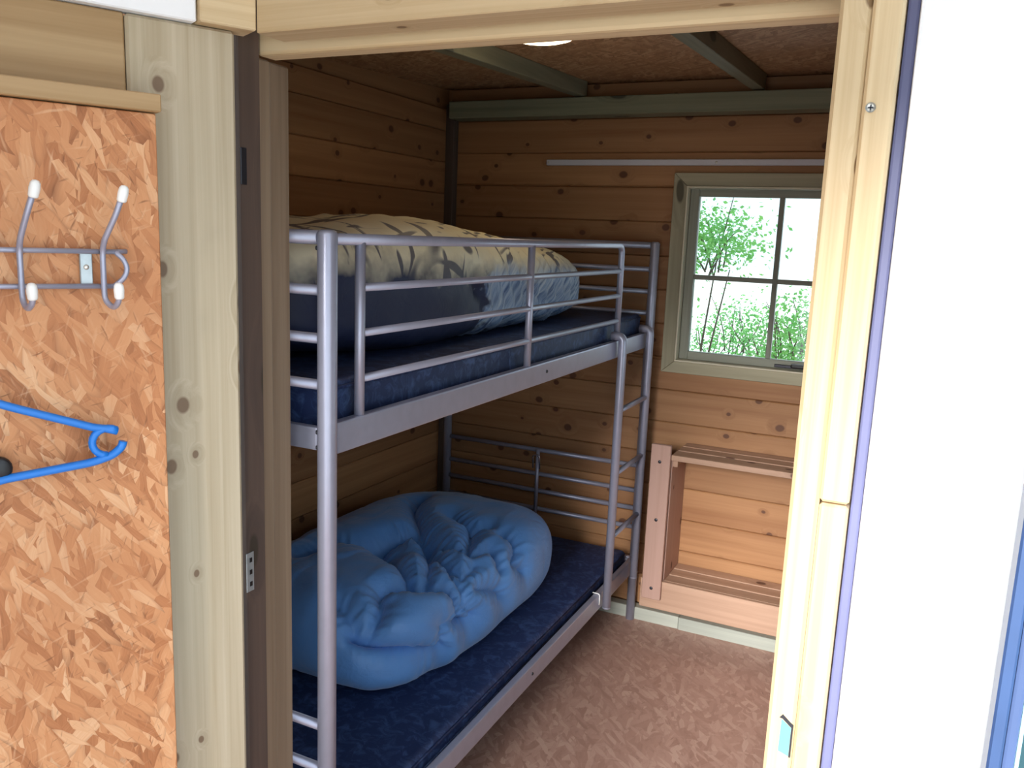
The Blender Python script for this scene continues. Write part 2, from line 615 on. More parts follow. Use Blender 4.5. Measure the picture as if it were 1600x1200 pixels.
def copy_part(o, parent, loc, local=False, rot=None):
    c = o.copy()
    COL.objects.link(c)
    c.parent = parent
    loc = Vector(loc)
    if local or parent is None:
        c.location = loc
    else:
        c.location = loc - WL[parent.name]
    WL[c.name] = loc
    if rot is not None:
        c.rotation_euler = rot
    return c


# ------------------------------------------------------------------ bedroom shell
XL, XR, YB = -0.945, 1.12, 2.03          # inner faces of the cladding
PITCH, Z0 = 0.13, 0.054
WX0, WX1, WZ0, WZ1 = 0.098, 0.79, 1.083, 1.748    # window opening

fl = box('floor', -1.05, 1.75, -1.55, 2.1, -.03, 0, 'osb_floor', bevel=.001)
tag(fl, 'worn brown strand board floor beside the bunk bed', kind='structure')

wb = boxes('wall_back', [(-1.0, WX0, YB+.02, YB+.045, 0, 2.24), (WX1, 1.2, YB+.02, YB+.045, 0, 2.24),
                         (WX0, WX1, YB+.02, YB+.045, 0, WZ0), (WX0, WX1, YB+.02, YB+.045, WZ1, 2.24)], 'plank', origin=(0, YB+.03, 0))
tag(wb, 'knotty pine plank wall with the small window in it', kind='structure')


def ceil_z(y):
    return 2.095 + .0436*(y-1.1)


for k in range(16):
    z0, z1 = Z0+PITCH*k+.0006, Z0+PITCH*(k+1)-.0006
    if z0 > ceil_z(YB)-.01:
        continue
    z1 = min(z1, ceil_z(YB)-.002)
    segs = []
    if z1 <= WZ0 or z0 >= WZ1:
        segs = [(XL, XR, z0, z1)]
    else:
        lo, hi = z0, z1
        if z0 < WZ0-.004:
            segs.append((XL, XR, z0, WZ0))
            lo = WZ0+.0002
        if z1 > WZ1+.004:
            segs.append((XL, XR, WZ1, z1))
            hi = WZ1-.0002
        segs += [(XL, WX0, lo, hi), (WX1, XR, lo, hi)]
    for (a, b, c, d) in segs:
        box('plank', a, b, YB, YB+.02, c, d, 'plank', wb, bevel=.0035)

wl = box('wall_left', XL-.045, XL-.02, -.1, 2.05, 0, 2.2, 'plank_y')
tag(wl, 'dim pine plank wall along the bunk', kind='structure')
for k in range(17):
    z0, z1 = Z0+PITCH*(k-.4)+.0006, Z0+PITCH*(k+.6)-.0006
    z0 = max(z0, 0.001)
    if z0 > 2.04:
        continue
    z0 += .012 if k else 0
    z1 = min(z1+.012, 2.05)
    box('plank', XL-.02, XL, -.08, YB, z0, z1, 'plank_y', wl, bevel=.0035)
RY0, RY1, RZ0, RZ1 = .70, 1.75, .75, 1.45
wr = boxes('wall_right', [(XR, XR+.045, -.1, RY0, 0, 2.2), (XR, XR+.045, RY1, 2.05, 0, 2.2), (XR, XR+.045, RY0, RY1, 0, RZ0), (XR, XR+.045, RY0, RY1, RZ1, 2.2)], 'plank_y', origin=(XR, 1, 0))
tag(wr, 'pine wall on the bedroom side hidden behind the door post', kind='structure')


def ceiling_board():
    bm = bmesh.new()
    vs = []
    for dz in (0, .02):
        for (x, y) in ((-1.0, -.14), (1.2, -.14), (1.2, 2.08), (-1.0, 2.08)):
            vs.append(bm.verts.new((x, y, ceil_z(y)+dz-2.1)))
    for f in ((3, 2, 1, 0), (4, 5, 6, 7), (0, 1, 5, 4), (1, 2, 6, 5), (2, 3, 7, 6), (3, 0, 4, 7)):
        bm.faces.new([vs[i] for i in f])
    me = bpy.data.meshes.new('ceiling')
    bm.to_mesh(me)
    bm.free()
    return link('ceiling', me, 'osb_ceil', None, (0, 0, 2.1))


ce = ceiling_board()
tag(ce, 'brown strand board ceiling over the bunk room', kind='structure')


def joist(x0, x1):
    bm = bmesh.new()
    y0, y1 = -.05, 1.97
    xm = (x0+x1)/2
    vs = []
    for dz in (-.0555, -.0005):
        for (x, y) in ((x0, y0), (x1, y0), (x1, y1), (x0, y1)):
            vs.append(bm.verts.new((x-xm, y-1, ceil_z(y)+dz-2.1)))
    for f in ((3, 2, 1, 0), (4, 5, 6, 7), (0, 1, 5, 4), (1, 2, 6, 5), (2, 3, 7, 6), (3, 0, 4, 7)):
        bm.faces.new([vs[i] for i in f])
    bmesh.ops.bevel(bm, geom=bm.edges[:], offset=.002, segments=1, affect='EDGES')
    me = bpy.data.meshes.new('joist')
    bm.to_mesh(me)
    bm.free()
    return link('joist', me, 'green_y', ce, (xm, 1, 2.1))


for xa in (-.3535, .3155, .98):
    joist(xa, xa+.046)

tr = box('trim_1', -.9, XR, 1.935, YB, 2.004, 2.0715, 'green_x', bevel=.003)
tag(tr, 'green tinted beam under the joist ends along the top of the back wall', kind='structure')
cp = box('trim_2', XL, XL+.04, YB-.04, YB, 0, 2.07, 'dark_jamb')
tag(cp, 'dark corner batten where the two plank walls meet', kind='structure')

bb = empty('baseboard_back', (0, 2.0, 0), 'grey green sole plate along the foot of the back wall', kind='structure')
box('board', XL+.045, .2, 1.984, YB, 0, .0525, 'sill', bb, .002)
box('board', .2015, XR, 1.980, YB, 0, .0525, 'sill', bb, .002)

# ------------------------------------------------------------------ window
win = empty('window_1', (.442, YB, WZ0), 'small four pane window in weathered green frame looking onto shrubs', kind='structure')


def miter(name, quad, y0, y1, mat, parent):
    """a board with mitred ends: quad = four (x,z) corners"""
    cx = sum(p[0] for p in quad)/4
    cz = sum(p[1] for p in quad)/4
    bm = bmesh.new()
    a = [bm.verts.new((x-cx, -(y1-y0)/2, z-cz)) for x, z in quad]
    b = [bm.verts.new((x-cx, (y1-y0)/2, z-cz)) for x, z in quad]
    bm.faces.new(a)
    bm.faces.new(b[::-1])
    for i in range(4):
        j = (i+1) % 4
        bm.faces.new((a[j], a[i], b[i], b[j]))
    bmesh.ops.recalc_face_normals(bm, faces=bm.faces[:])
    bmesh.ops.bevel(bm, geom=bm.edges[:], offset=.0018, segments=1, affect='EDGES')
    me = bpy.data.meshes.new(name)
    bm.to_mesh(me)
    bm.free()
    return link(name, me, mat, parent, (cx, (y0+y1)/2, cz))


O = (.046, .838, 1.037, 1.797)     # casing outer
I = (WX0, WX1, WZ0, WZ1)
ga = .0006
miter('casing', [(O[0], O[3]), (O[1], O[3]), (I[1]-ga, I[3]), (I[0]+ga, I[3])], YB-.018, YB-.0005, 'case_x', win)
miter('casing', [(O[0], O[2]), (I[0]+ga, I[2]), (I[1]-ga, I[2]), (O[1], O[2])], YB-.018, YB-.0005, 'case_x', win)
miter('casing', [(O[0], O[2]+ga), (O[0], O[3]-ga), (I[0], I[3]-ga), (I[0], I[2]+ga)], YB-.018, YB-.0005, 'case_z', win)
miter('casing', [(O[1], O[2]+ga), (I[1], I[2]+ga), (I[1], I[3]-ga), (O[1], O[3]-ga)], YB-.018, YB-.0005, 'case_z', win)
# pale reveal lining round the opening
L0, L1, L2, L3 = I
box('lining', L0, L0+.006, YB-.023, YB+.06, L2+.006, L3-.006, 'lining_z', win, .001)
box('lining', L1-.006, L1, YB-.023, YB+.06, L2+.006, L3-.006, 'lining_z', win, .001)
box('lining', L0, L1, YB-.023, YB+.06, L2, L2+.006, 'lining_x', win, .001)
box('lining', L0, L1, YB-.023, YB+.06, L3-.006, L3, 'lining_x', win, .001)
# second window in the right-hand wall, outside the picture
win2 = empty('window_2', (XR, (RY0+RY1)/2, RZ0), 'window in the right wall of the bunk room, hidden behind the door post', kind='structure')
for (a, b, c, d) in ((RY0, RY0+.05, RZ0, RZ1), (RY1-.05, RY1, RZ0, RZ1), (RY0+.05, RY1-.05, RZ0, RZ0+.05), (RY0+.05, RY1-.05, RZ1-.05, RZ1), ((RY0+RY1)/2-.012, (RY0+RY1)/2+.012, RZ0+.05, RZ1-.05)):
    box('sash_bar', XR+.006, XR+.038, a, b, c, d, 'green_z', win2)
box('pane', XR+.02, XR+.024, RY0+.05, RY1-.05, RZ0+.05, RZ1-.05, 'glass', win2, 0)
# sash
S0, S1, S2, S3 = L0+.008, L1-.008, L2+.008, L3-.008
SY0, SY1 = YB+.012, YB+.045
G0, G1, G2, G3 = .140, .744, 1.122, 1.712
box('sash_stile', S0, G0, SY0, SY1, S2, S3, 'sash_z', win)
box('sash_stile', G1, S1, SY0, SY1, S2, S3, 'sash_z', win)
box('sash_rail', G0, G1, SY0, SY1, S2, G2, 'sash_x', win)
box('sash_rail', G0, G1, SY0, SY1, G3, S3, 'sash_x', win)
GX, GZ = .442, 1.410
box('glazing_bar', GX-.009, GX+.009, SY0+.003, SY1-.003, G2, G3, 'sash_z', win)
box('glazing_bar', G0, GX-.009, SY0+.003, SY1-.003, GZ-.009, GZ+.009, 'sash_x', win)
box('glazing_bar', GX+.009, G1, SY0+.003, SY1-.003, GZ-.009, GZ+.009, 'sash_x', win)
for (a, b) in ((G0, GX-.009), (GX+.009, G1)):
    for (c, d) in ((G2, GZ-.009), (GZ+.009, G3)):
        box('pane', a, b, YB+.026, YB+.030, c, d, 'glass', win, 0)
st = box('stay_bar', .47, .70, SY0-.008, SY0-.002, S2+.004, S2+.016, 'steel_dark', win, .002)
tag(st, 'dark metal casement stay')
st2 = box('stay_handle', .53, .62, SY0-.03, SY0-.009, S2+.008, S2+.024, 'black', win, .006, seg=2)
tag(st2, 'black window handle')

# ------------------------------------------------------------------ partition with the door opening
DX0, DX1 = -.035, .816
# angled front wall frame: origin at the post's right edge
ANG = math.radians(27)
PW = empty('wall_front', (0, -.211, 0), 'pine boarded wall beside the opening carrying the strand board panel', kind='structure')
PW.rotation_euler = (0, 0, math.radians(90)-ANG)
# local x = along the wall towards the opening, local y = into the wall, z up
FACE = 0.0
po = box('corner_post', -.1465, 0, 0, .045, 0, 1.811, 'post_z', PW, .004, local=True)
tag(po, 'wide pale knotty upright board beside the opening')
box('plank', -.95, -.1478, .002, .045, 1.695, 1.811, 'wallboard_x', PW, .002, local=True)
for k in range(9):
    box('plank', -.95, -.1478, .002, .045, 1.695-.19*(k+1)+.001, 1.695-.19*k-.001, 'wallboard_x', PW, .002, local=True)
h1 = box('head_piece', -.0545, .0245, -.021, .03, 1.8125, 1.93, 'honey_x', PW, .002, local=True)

hd = box('trim_3', .0292, .90, -.1985, -.14, 1.81, 1.93, 'honey_x', bevel=.0015)
tag(hd, 'pale pine header beam across the top of the opening', kind='structure')
hj = box('trim_4', -.037, DX1+.0, -.125, -.085, 1.7965, 1.90, 'honey_x', bevel=.006, seg=2)
tag(hj, 'rounded pale head jamb set behind the header beam', kind='structure')
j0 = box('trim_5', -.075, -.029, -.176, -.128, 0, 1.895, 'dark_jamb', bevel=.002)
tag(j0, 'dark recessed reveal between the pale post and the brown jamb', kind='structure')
plt = box('hinge_plate', -.029, -.0275, -.1755, -.1585, .935, 1.003, 'zinc', j0, .0005)
tag(plt, 'perforated galvanised plate')
for zz in (.948, .969, .99):
    box('screw_hole', -.0275, -.0269, -.169, -.163, zz-.004, zz+.004, 'black', plt, .0002)
tag(box('bracket', -.029, -.0265, -.174, -.162, 1.60, 1.655, 'steel_dark', j0, .0006), 'dark steel bracket')
j1 = box('trim_6', -.095, -.040, -.1275, -.0925, 0, 1.796, 'jamb_z', bevel=.003)
tag(j1, 'narrow brown front strip of the left door jamb', kind='structure')
j2 = box('trim_7', -.11, -.045, -.0905, -.042, 0, 1.796, 'jamb_z', bevel=.003)
tag(j2, 'grey brown rear strip of the left door jamb next to the bunk', kind='structure')
# blocking of the partition on either side and over the opening
pl = box('wall_partition_left', -1.0, -.112, -.11, -.05, 0, 2.05, 'plank_y', bevel=.001)
tag(pl, 'partition wall at the near end of the bunk hidden behind the jamb', kind='structure')
ph = box('wall_partition_top', -.11, 1.2, -.082, -.05, 1.835, 2.04, 'plank', bevel=.001)
tag(ph, 'board above the opening behind the head jamb', kind='structure')

rp = empty('trim_8', (.85, -.18, 0), 'pale pine right door post bright with daylight', kind='structure')
box('upright_board', .8165, .8481, -.200, -.085, 0, 1.93, 'honey_z', rp, .004)
ub = box('upright_board', .8485, .8795, -.203, -.085, 1.2585, 1.93, 'honey_z', rp, .003)
box('upright_board', .8485, .8795, -.199, -.085, 0, 1.2555, 'honey_z', rp, .003)
sc_ = lathe('screw_head', [(0, 0), (.0028, .0), (.0046, -.0006), (.0052, -.0016)], 'screw', ub, (.857, -.2035, 1.684), (math.radians(-90), 0, 0), 16)
tag(sc_, 'bright cross-head screw')
cr = link('screw_recess', box_mesh('screw_recess', .0052, .0009, .0014, 0), 'steel_dark', rp, (.857, -.2049, 1.684))
cr2 = link('screw_recess', box_mesh('screw_recess', .0014, .0009, .0052, 0), 'steel_dark', rp, (.857, -.2049, 1.684))
sp_ = empty('strike_plate_housing', (.84, -.2, .96))
bpy.data.objects.remove(sp_)


def poly_plate(name, pts, y0, y1, mat, parent):
    cx = sum(p[0] for p in pts)/len(pts)
    cz = sum(p[1] for p in pts)/len(pts)
    bm = bmesh.new()
    a = [bm.verts.new((x-cx, y0-(y0+y1)/2, z-cz)) for x, z in pts]
    b = [bm.verts.new((x-cx, y1-(y0+y1)/2, z-cz)) for x, z in pts]
    bm.faces.new(a)
    bm.faces.new(b[::-1])
    n = len(pts)
    for i in range(n):
        j = (i+1) % n
        bm.faces.new((a[j], a[i], b[i], b[j]))
    bmesh.ops.recalc_face_normals(bm, faces=bm.faces[:])
    me = bpy.data.meshes.new(name)
    bm.to_mesh(me)
    bm.free()
    return link(name, me, mat, parent, (cx, (y0+y1)/2, cz))


tag(poly_plate('strike_recess', [(.8300, .985), (.8335, .990), (.8465, .979), (.8465, .937), (.8445, .937), (.8445, .9755), (.8335, .9845)], -.2008, -.1995, 'steel_dark', rp), 'dark cut edge round the strike plate')
tag(poly_plate('strike_plate', [(.8325, .984), (.8442, .975), (.8442, .938), (.8318, .942)], -.2007, -.1995, 'teal_plate', rp), 'small pale teal strike plate')

# upper left white board and battens, strand board panel
wh = box('trim_9', -.95, -.0565, -.012, .02, 1.8125, 2.1, 'white', PW, .002, local=True)
wh.name = 'fascia_board'
tag(wh, 'white board above the pine wall')

ob = box('strand_board_panel', -.80, -.1235, -.046, -.030, .25, 1.6795, 'osb_wall', None, .0012)
ob.parent = PW
ob.location = (-.46175, -.038, .96475)
tag(ob, 'orange strand board sheet fixed to the pine wall')
ba = box('batten', -.80, -.1195, -.060, -.012, 1.681, 1.7035, 'wallboard_x', PW, .0015, local=True)
tag(ba, 'thin pine batten along the top of the strand board')
for yy in (-.45, -.142):
    box('spacer', yy-.02, yy+.008, -.0300, -.001, .25, 1.679, 'dark_jamb', PW, 0, local=True)

# white door and a blue grey strip painted as its edge in shade
dr = empty('door_1', (.9, -.2, 0), 'white painted door leaf right of the door post, glaring with daylight', kind='structure')
box('door_leaf', .893, 1.62, -.200, -.160, .012, 2.02, 'white', dr, .004, seg=2)
ss = box('edge_shade', .8802, .8925, -.182, -.165, 0, 2.02, 'lavender', dr, .003, seg=2)
tag(ss, 'shaded edge of the white door, painted as a blue grey strip')

# blue framed glazed door at the far right
d2 = empty('door_2', (1.1, -.36, 0), 'blue framed glazed door at the lower right edge', kind='structure')
box('door_stile', 1.0255, 1.037, -.362, -.325, 0, 1.9, 'blue', d2, .002)
box('door_stile', 1.0375, 1.0475, -.357, -.325, 0, 1.9, 'blue_light', d2, .003, seg=2)
box('glazing_bead', 1.048, 1.0512, -.354, -.33, .12, 1.8, 'cyan', d2, .001)
box('pane', 1.0515, 1.5, -.347, -.341, .12, 1.8, 'teal_glass', d2, 0)
box('door_rail', 1.048, 1.55, -.357, -.325, 0, .119, 'blue', d2, .002)
box('door_rail', 1.048, 1.55, -.357, -.325, 1.801, 1.9, 'blue', d2, .002)

# roof, eave and left wall added out of view to shape the daylight
rf = box('shade_roof', -1.3, 1.03, -1.3, -.215, 1.96, 2.0, 'white', None)
ev = box('shade_eave', -1.3, 1.03, -1.34, -1.302, 1.86, 2.05, 'post_x')
tag(ev, 'unseen eave board added behind the camera to shade the entrance', kind='structure')
wfl = box('sun_block_wall', -1.3, .12, -1.50, -1.46, -.1, 2.0, 'plank')  # added sun blocker for the left post and strand board
tag(wfl, 'unseen pine wall added behind the camera to keep sun off the left side', kind='structure')
tag(rf, 'unseen white roof slab added over the camera to shade the entrance', kind='structure')
pt = box('wall_partition_right', 1.2, 1.75, -.155, -.1, 0, 2.12, 'white', None)
tag(pt, 'white wall behind the open door', kind='structure')

# ------------------------------------------------------------------ bunk bed
bed = empty('bunk_bed', (-.445, 1.0, 0), 'silver tubular metal bunk bed along the left plank wall', 'bed')
BX, BY, BH = -.89, 1.98, 1.537
PR = .0175


def post(x, y):
    bm = bmesh.new()
    tube_geo(bm, [(0, 0, 0), (0, 0, BH-.008), (0, 0, BH-.003), (0, 0, BH)], [PR, PR, PR*.9, PR*.6], 20)
    bmesh.ops.recalc_face_normals(bm, faces=bm.faces[:])
    me = bpy.data.meshes.new('post')
    bm.to_mesh(me)
    bm.free()
    return me


pme = post(0, 0)
pme.materials.append(MAT['silver'])
for (x, y) in ((0, 0), (0, BY), (BX, 0), (BX, BY)):
    p = link('post', pme, None, bed, (x, y, 0))
    for z in ((1.152, 1.18, 1.505) if y == 0 else (1.165, .25)):
        sx = -PR if x == 0 else PR
        s = -1 if y == 0 else 1
        lathe('bolt', [(0, .003), (.003, .0028), (.0042, .001), (.0042, 0)], 'steel_dark', p, (x+sx*.78, y+s*PR*.62, z), (math.radians(90)*(1 if s < 0 else -1), 0, math.radians(-50 if x == 0 else 50)*(1 if s < 0 else -1)), 10)

# side rails and end rails
for (za, zb) in ((1.137, 1.1955), (.219, .277)):
    for x in (0, BX):
        sr = box('side_rail', x-.011, x+.011, PR*.9, BY-PR*.9, za, zb, 'silver', bed, .004, seg=2)
        if x == 0:
            for yy in (.958,):
                lathe('bolt', [(0, .0035), (.0035, .003), (.005, .001), (.005, 0)], 'steel_dark', sr, (x+.0112, yy, (za+zb)/2+.002), (0, math.radians(90), 0), 12)
    for y in (0, BY):
        box('end_rail', BX+PR*.9, -PR*.9, y-.009, y+.009, za+.008, zb-.008, 'silver', bed, .004, seg=2)
    for k in range(9):
        box('slat', BX+.0115, -.0115, .14+k*.21, .20+k*.21, za+.012, za+.0225, 'silver', bed, .002)
for y in (0, BY):
    for z in (1.523, 1.432, 1.347, 1.264) + ((.60, .51) if y == 0 else (.652, .548, .474, .395)):
        r = .0125 if z == 1.523 else .0095
        tube('end_bar', [(BX+PR*.9, y, z), (-PR*.9, y, z)], r, 'silver', bed)
tube('end_upright', [(-.44, BY-.019, .36), (-.44, BY-.019, .66)], .008, 'silver', bed)
cl = tube('clip', arc_path([(-.455, BY-.03, .58), (-.455, BY-.036, .635), (-.44, BY-.036, .64), (-.425, BY-.036, .635), (-.425, BY-.03, .58)], .01), .0035, 'chrome', bed, 8)
tag(cl, 'shiny wire clip on the end bar')

# guard rail on the open side
gr = tube('guard_rail', arc_path([(0, PR*.9, 1.521), (0, 1.585, 1.521), (0, 1.585, 1.19)], .035, 8), .0105, 'silver', bed, 14, loc=(0, .8, 1.4))
for yy in (.095, .847):
    tube('guard_post', [(0, yy, 1.19), (0, yy, 1.516)], .0098, 'silver', gr, 12)
for z in (1.434, 1.350, 1.264):
    tube('guard_bar', [(0, .1, z), (0, 1.58, z)], .0078, 'silver', gr, 12)

# ladder hooked over the upper side rail
ld = empty('bunk_ladder', (.031, 1.73, .225), 'silver hook-on ladder hanging on the right end of the bunk', 'ladder')
LX = .0305
for yy, zb in ((1.565, .222), (1.885, .222)):
    ls = tube('stile', arc_path([(LX, yy, zb), (LX, yy, 1.212), (-.0105, yy, 1.2115)], .03, 8), .0152, 'silver', ld, 14)
    lathe('end_cap', [(0, -.004), (.012, -.004), (.0158, -.001), (.0158, .004)], 'silver', ls, (LX, yy, zb), None, 14)
for z in (.952, .724, .488):
    tube('rung', [(LX, 1.578, z), (LX, 1.872, z)], .0095, 'silver', ld, 12)
cw = tube('retaining_clip', arc_path([(.0135, 1.535, .24), (.0135, 1.535, .2815), (-.014, 1.535, .2815)], .01, 5), .0022, 'white_glossy', ld, 8)
tag(cw, 'small white clip at the foot of the ladder')

# ------------------------------------------------------------------ mattresses


def mattress(z0, z1, label, loc):
    me = box_mesh('mattress', .84, 1.925, z1-z0, .022, 4)
    for p in me.polygons:
        p.use_smooth = True
    o = link('mattress', me, 'mattress', None, (loc[0], loc[1], (z0+z1)/2))
    tag(o, label, 'mattress', 'navy mattresses of the bunk')
    for zz in (z1-.014, z0+.014):
        hx, hy, r = .42, .9625, .02
        path = []
        for (cx, cy, a0) in ((hx-r, hy-r, 0), (-hx+r, hy-r, 90), (-hx+r, -hy+r, 180), (hx-r, -hy+r, 270)):
            for k in range(5):
                a = math.radians(a0+k*22.5)
                path.append((loc[0]+cx+r*math.cos(a), loc[1]+cy+r*math.sin(a), zz))
        path.append(path[0])
        tube('piping', path, .004, 'mattress', o, 6)
    return o


mattress(1.1605, 1.262, 'navy mattress on the upper bunk under the printed duvet', (-.448, .99))
mattress(.2425, .302, 'navy mattress on the lower bunk under the blue duvet', (-.448, .99))

# ------------------------------------------------------------------ duvets


def vnoise(P, seed):
    rs = np.random.RandomState(seed)
    T = rs.rand(32, 32, 32)
    i = np.floor(P).astype(int)
    f = P-i
    f = f*f*(3-2*f)
    out = 0
    for dx in (0, 1):
        for dy in (0, 1):
            for dz in (0, 1):
                w = (f[:, 0] if dx else 1-f[:, 0])*(f[:, 1] if dy else 1-f[:, 1])*(f[:, 2] if dz else 1-f[:, 2])
                out = out + w*T[(i[:, 0]+dx) % 32, (i[:, 1]+dy) % 32, (i[:, 2]+dz) % 32]
    return out-.5


def seg_dist(P, a, b):
    a, b = np.array(a), np.array(b)
    d = b-a
    t = np.clip(((P-a)@d)/(d@d), 0, 1)
    return np.linalg.norm(P-(a+t[:, None]*d), axis=1), t


def soft_body(name, centre, half, e_plan, e_side, floor_z, disp, nu=220, nv=110):
    """a plump cloth body: superellipsoid, moved along its normals by disp(P, N)"""
    sp = lambda v, e: np.sign(v)*np.abs(v)**e

    def even(lo, hi, fx, fy, n, closed):
        t = np.linspace(lo, hi, 6001)
        q = np.stack([fx(t), fy(t)], 1)
        L = np.concatenate([[0], np.cumsum(np.linalg.norm(np.diff(q, axis=0), axis=1))])
        return np.interp(np.linspace(0, L[-1], n+1)[:-1] if closed else np.linspace(0, L[-1], n), L, t)
    th = even(0, 2*np.pi, lambda t: half[0]*sp(np.cos(t), e_plan), lambda t: half[1]*sp(np.sin(t), e_plan), nu, True)
    ph = even(-np.pi/2, np.pi/2, lambda t: half[0]*sp(np.cos(t), e_side), lambda t: half[2]*sp(np.sin(t), e_side*.9), nv, False)
    TH, PH = np.meshgrid(th, ph)
    cx, cy, cz = centre
    X = half[0]*sp(np.cos(PH), e_side)*sp(np.cos(TH), e_plan)
    Y = half[1]*sp(np.cos(PH), e_side)*sp(np.sin(TH), e_plan)
    Z = half[2]*sp(np.sin(PH), e_side*.9)
    P = np.stack([X.ravel(), Y.ravel(), Z.ravel()], 1)
    idx = np.arange(nu*nv).reshape(nv, nu)
    faces = []
    for j in range(nv-1):
        for i in range(nu):
            faces.append((idx[j, i], idx[j, (i+1) % nu], idx[j+1, (i+1) % nu], idx[j+1, i]))
    N = P/np.array(half)**2
    N /= np.linalg.norm(N, axis=1)[:, None]+1e-9
    Pw = P+np.array(centre)
    Pw = disp(Pw, N)
    fz = Pw[:, 2] < floor_z
    Pw[fz, 2] = floor_z+.0006
    me = bpy.data.meshes.new(name)
    me.from_pydata((Pw-np.array(centre)).tolist(), [], [tuple(int(k) for k in f) for f in faces])
    for p in me.polygons:
        p.use_smooth = True
    me.update()
    return me


def creases(P, lines, disp, wrinkle=1.0):
    """press seams into the cloth and gather fine wrinkles across them"""
    d_all = np.zeros(len(P))
    for (pts, depth, width, amp, freq) in lines:
        best = np.full(len(P), 9.0)
        par = np.zeros(len(P))
        acc = 0
        for a, b in zip(pts[:-1], pts[1:]):
            d, t = seg_dist(P, a, b)
            L = np.linalg.norm(np.array(b)-np.array(a))
            m = d < best
            best[m] = d[m]
            par[m] = acc+t[m]*L
            acc += L
        d_all -= depth*np.exp(-best/(width*.72))
        if amp:
            ph = vnoise(P*14, 5)*3
            d_all += wrinkle*amp*np.sin(par*freq+ph)*np.exp(-(best/(width*2.6))**2)*(1-np.exp(-(best/(width*.35))**2))
    return d_all


# stitched seams and fold edges of the blue duvet (points near its surface)
SEAMS = [
    [(-.543, .928, .527), (-.538, .970, .564), (-.491, 1.074, .556), (-.402, 1.041, .559)],
    [(-.541, .925, .518), (-.360, .803, .579), (-.271, .728, .570)],
    [(-.447, 1.078, .558), (-.548, 1.192, .556), (-.635, 1.299, .553), (-.645, 1.376, .551)],
    [(-.402, 1.041, .559), (-.230, .751, .571), (-.276, .721, .558)],
    [(-.230, .751, .571), (-.193, .797, .535), (-.133, .801, .456), (-.133, .840, .403)],
    [(-.366, .984, .534), (-.211, .862, .562), (-.132, .831, .500), (-.135, .878, .424)],
    [(-.276, .721, .558), (-.323, .650, .561), (-.260, .553, .545), (-.260, .512, .504)],
    [(-.298, .487, .493), (-.234, .516, .467), (-.176, .599, .423), (-.156, .710, .377)],
    [(-.156, .710, .377), (-.154, .709, .472), (-.147, .755, .472), (-.133, .840, .403)],
    [(-.335, 1.200, .584), (-.238, 1.010, .582), (-.210, 1.089, .561), (-.146, 1.060, .525)],
    [(-.238, 1.010, .582), (-.319, 1.013, .574), (-.402, 1.041, .559)],
    [(-.229, 1.223, .576), (-.160, 1.208, .543), (-.140, 1.145, .517), (-.128, 1.193, .462)],
    [(-.140, .900, .527), (-.130, 1.022, .464), (-.127, 1.041, .418)],
    [(-.390, .531, .557), (-.313, .507, .535), (-.298, .487, .493)],
    [(-.450, 1.258, .577), (-.335, 1.200, .584), (-.289, 1.240, .586)],
    [(-.663, .726, .579), (-.637, .851, .563), (-.543, .928, .527)],
    [(-.188, .968, .567), (-.181, .880, .562), (-.258, .907, .564)],
]
DEPTH = [.050, .042, .048, .034, .050, .026, .040, .052, .020, .036, .030, .030, .026, .022, .026, .036, .020]


def snap_line(P, pts, step=.022):
    out = []
    for a, b in zip(pts[:-1], pts[1:]):
        a, b = np.array(a), np.array(b)
        n = max(1, int(np.linalg.norm(b-a)/step))
        for k in range(n):
            p = a+(b-a)*k/n
            out.append(P[np.argmin(((P-p)**2).sum(1))])
    out.append(P[np.argmin(((P-np.array(pts[-1]))**2).sum(1))])
    return out


def lower_disp(P, N):
    x, y, z = P.T
    D = .012*vnoise(P*4.2+3, 1)+.008*vnoise(P*9+1, 2)+.0025*vnoise(P*22, 3)
    r = 1-np.abs(vnoise(P*np.array([9, 6, 9])+2, 31))*3.0
    D += .007*np.clip(r-.45, 0, 1)
    r = 1-np.abs(vnoise(P*np.array([17, 13, 17])+5, 32))*3.0
    D -= .005*np.clip(r-.55, 0, 1)
    near = np.full(len(P), 9.0)
    for k, (ln, dep) in enumerate(zip(SEAMS, DEPTH)):
        pts = snap_line(P, ln)
        best = np.full(len(P), 9.0)
        par = np.zeros(len(P))
        acc = 0
        for a, b in zip(pts[:-1], pts[1:]):
            L = np.linalg.norm(b-a)
            if L < 1e-5:
                continue
            d, t = seg_dist(P, a, b)
            m = d < best
            best[m] = d[m]
            par[m] = acc+t[m]*L
            acc += L
        D -= dep*(.65*np.exp(-best/.012)+.35*np.exp(-(best/.035)**2))
        w = np.exp(-(best/.050)**2)*(1-np.exp(-(best/.008)**2))
        D += .0042*w*np.sin(par*215+3.2*vnoise(P*13, 40+k)*2)
        near = np.minimum(near, best)
    D += .020*(1-np.exp(-(near/.045)**1.5))
    pit = ((x+.455)/.11)**2+((y-.93)/.09)**2
    D -= .060*np.exp(-pit)*(N[:, 2] > .2)
    D += .012*np.exp(-((x+.36)/.05)**2-((y-.86)/.05)**2)*(N[:, 2] > .2)
    return P+N*D[:, None]


dme = soft_body('duvet', (-.475, 1.04, .436), (.335, .555, .140), .55, .62, .3035, lower_disp, 380, 150)
dv = link('duvet', dme, 'duvet_blue', None, (-.475, 1.04, .436))
tag(dv, 'plump plain blue duvet folded on the lower bunk', 'duvet')


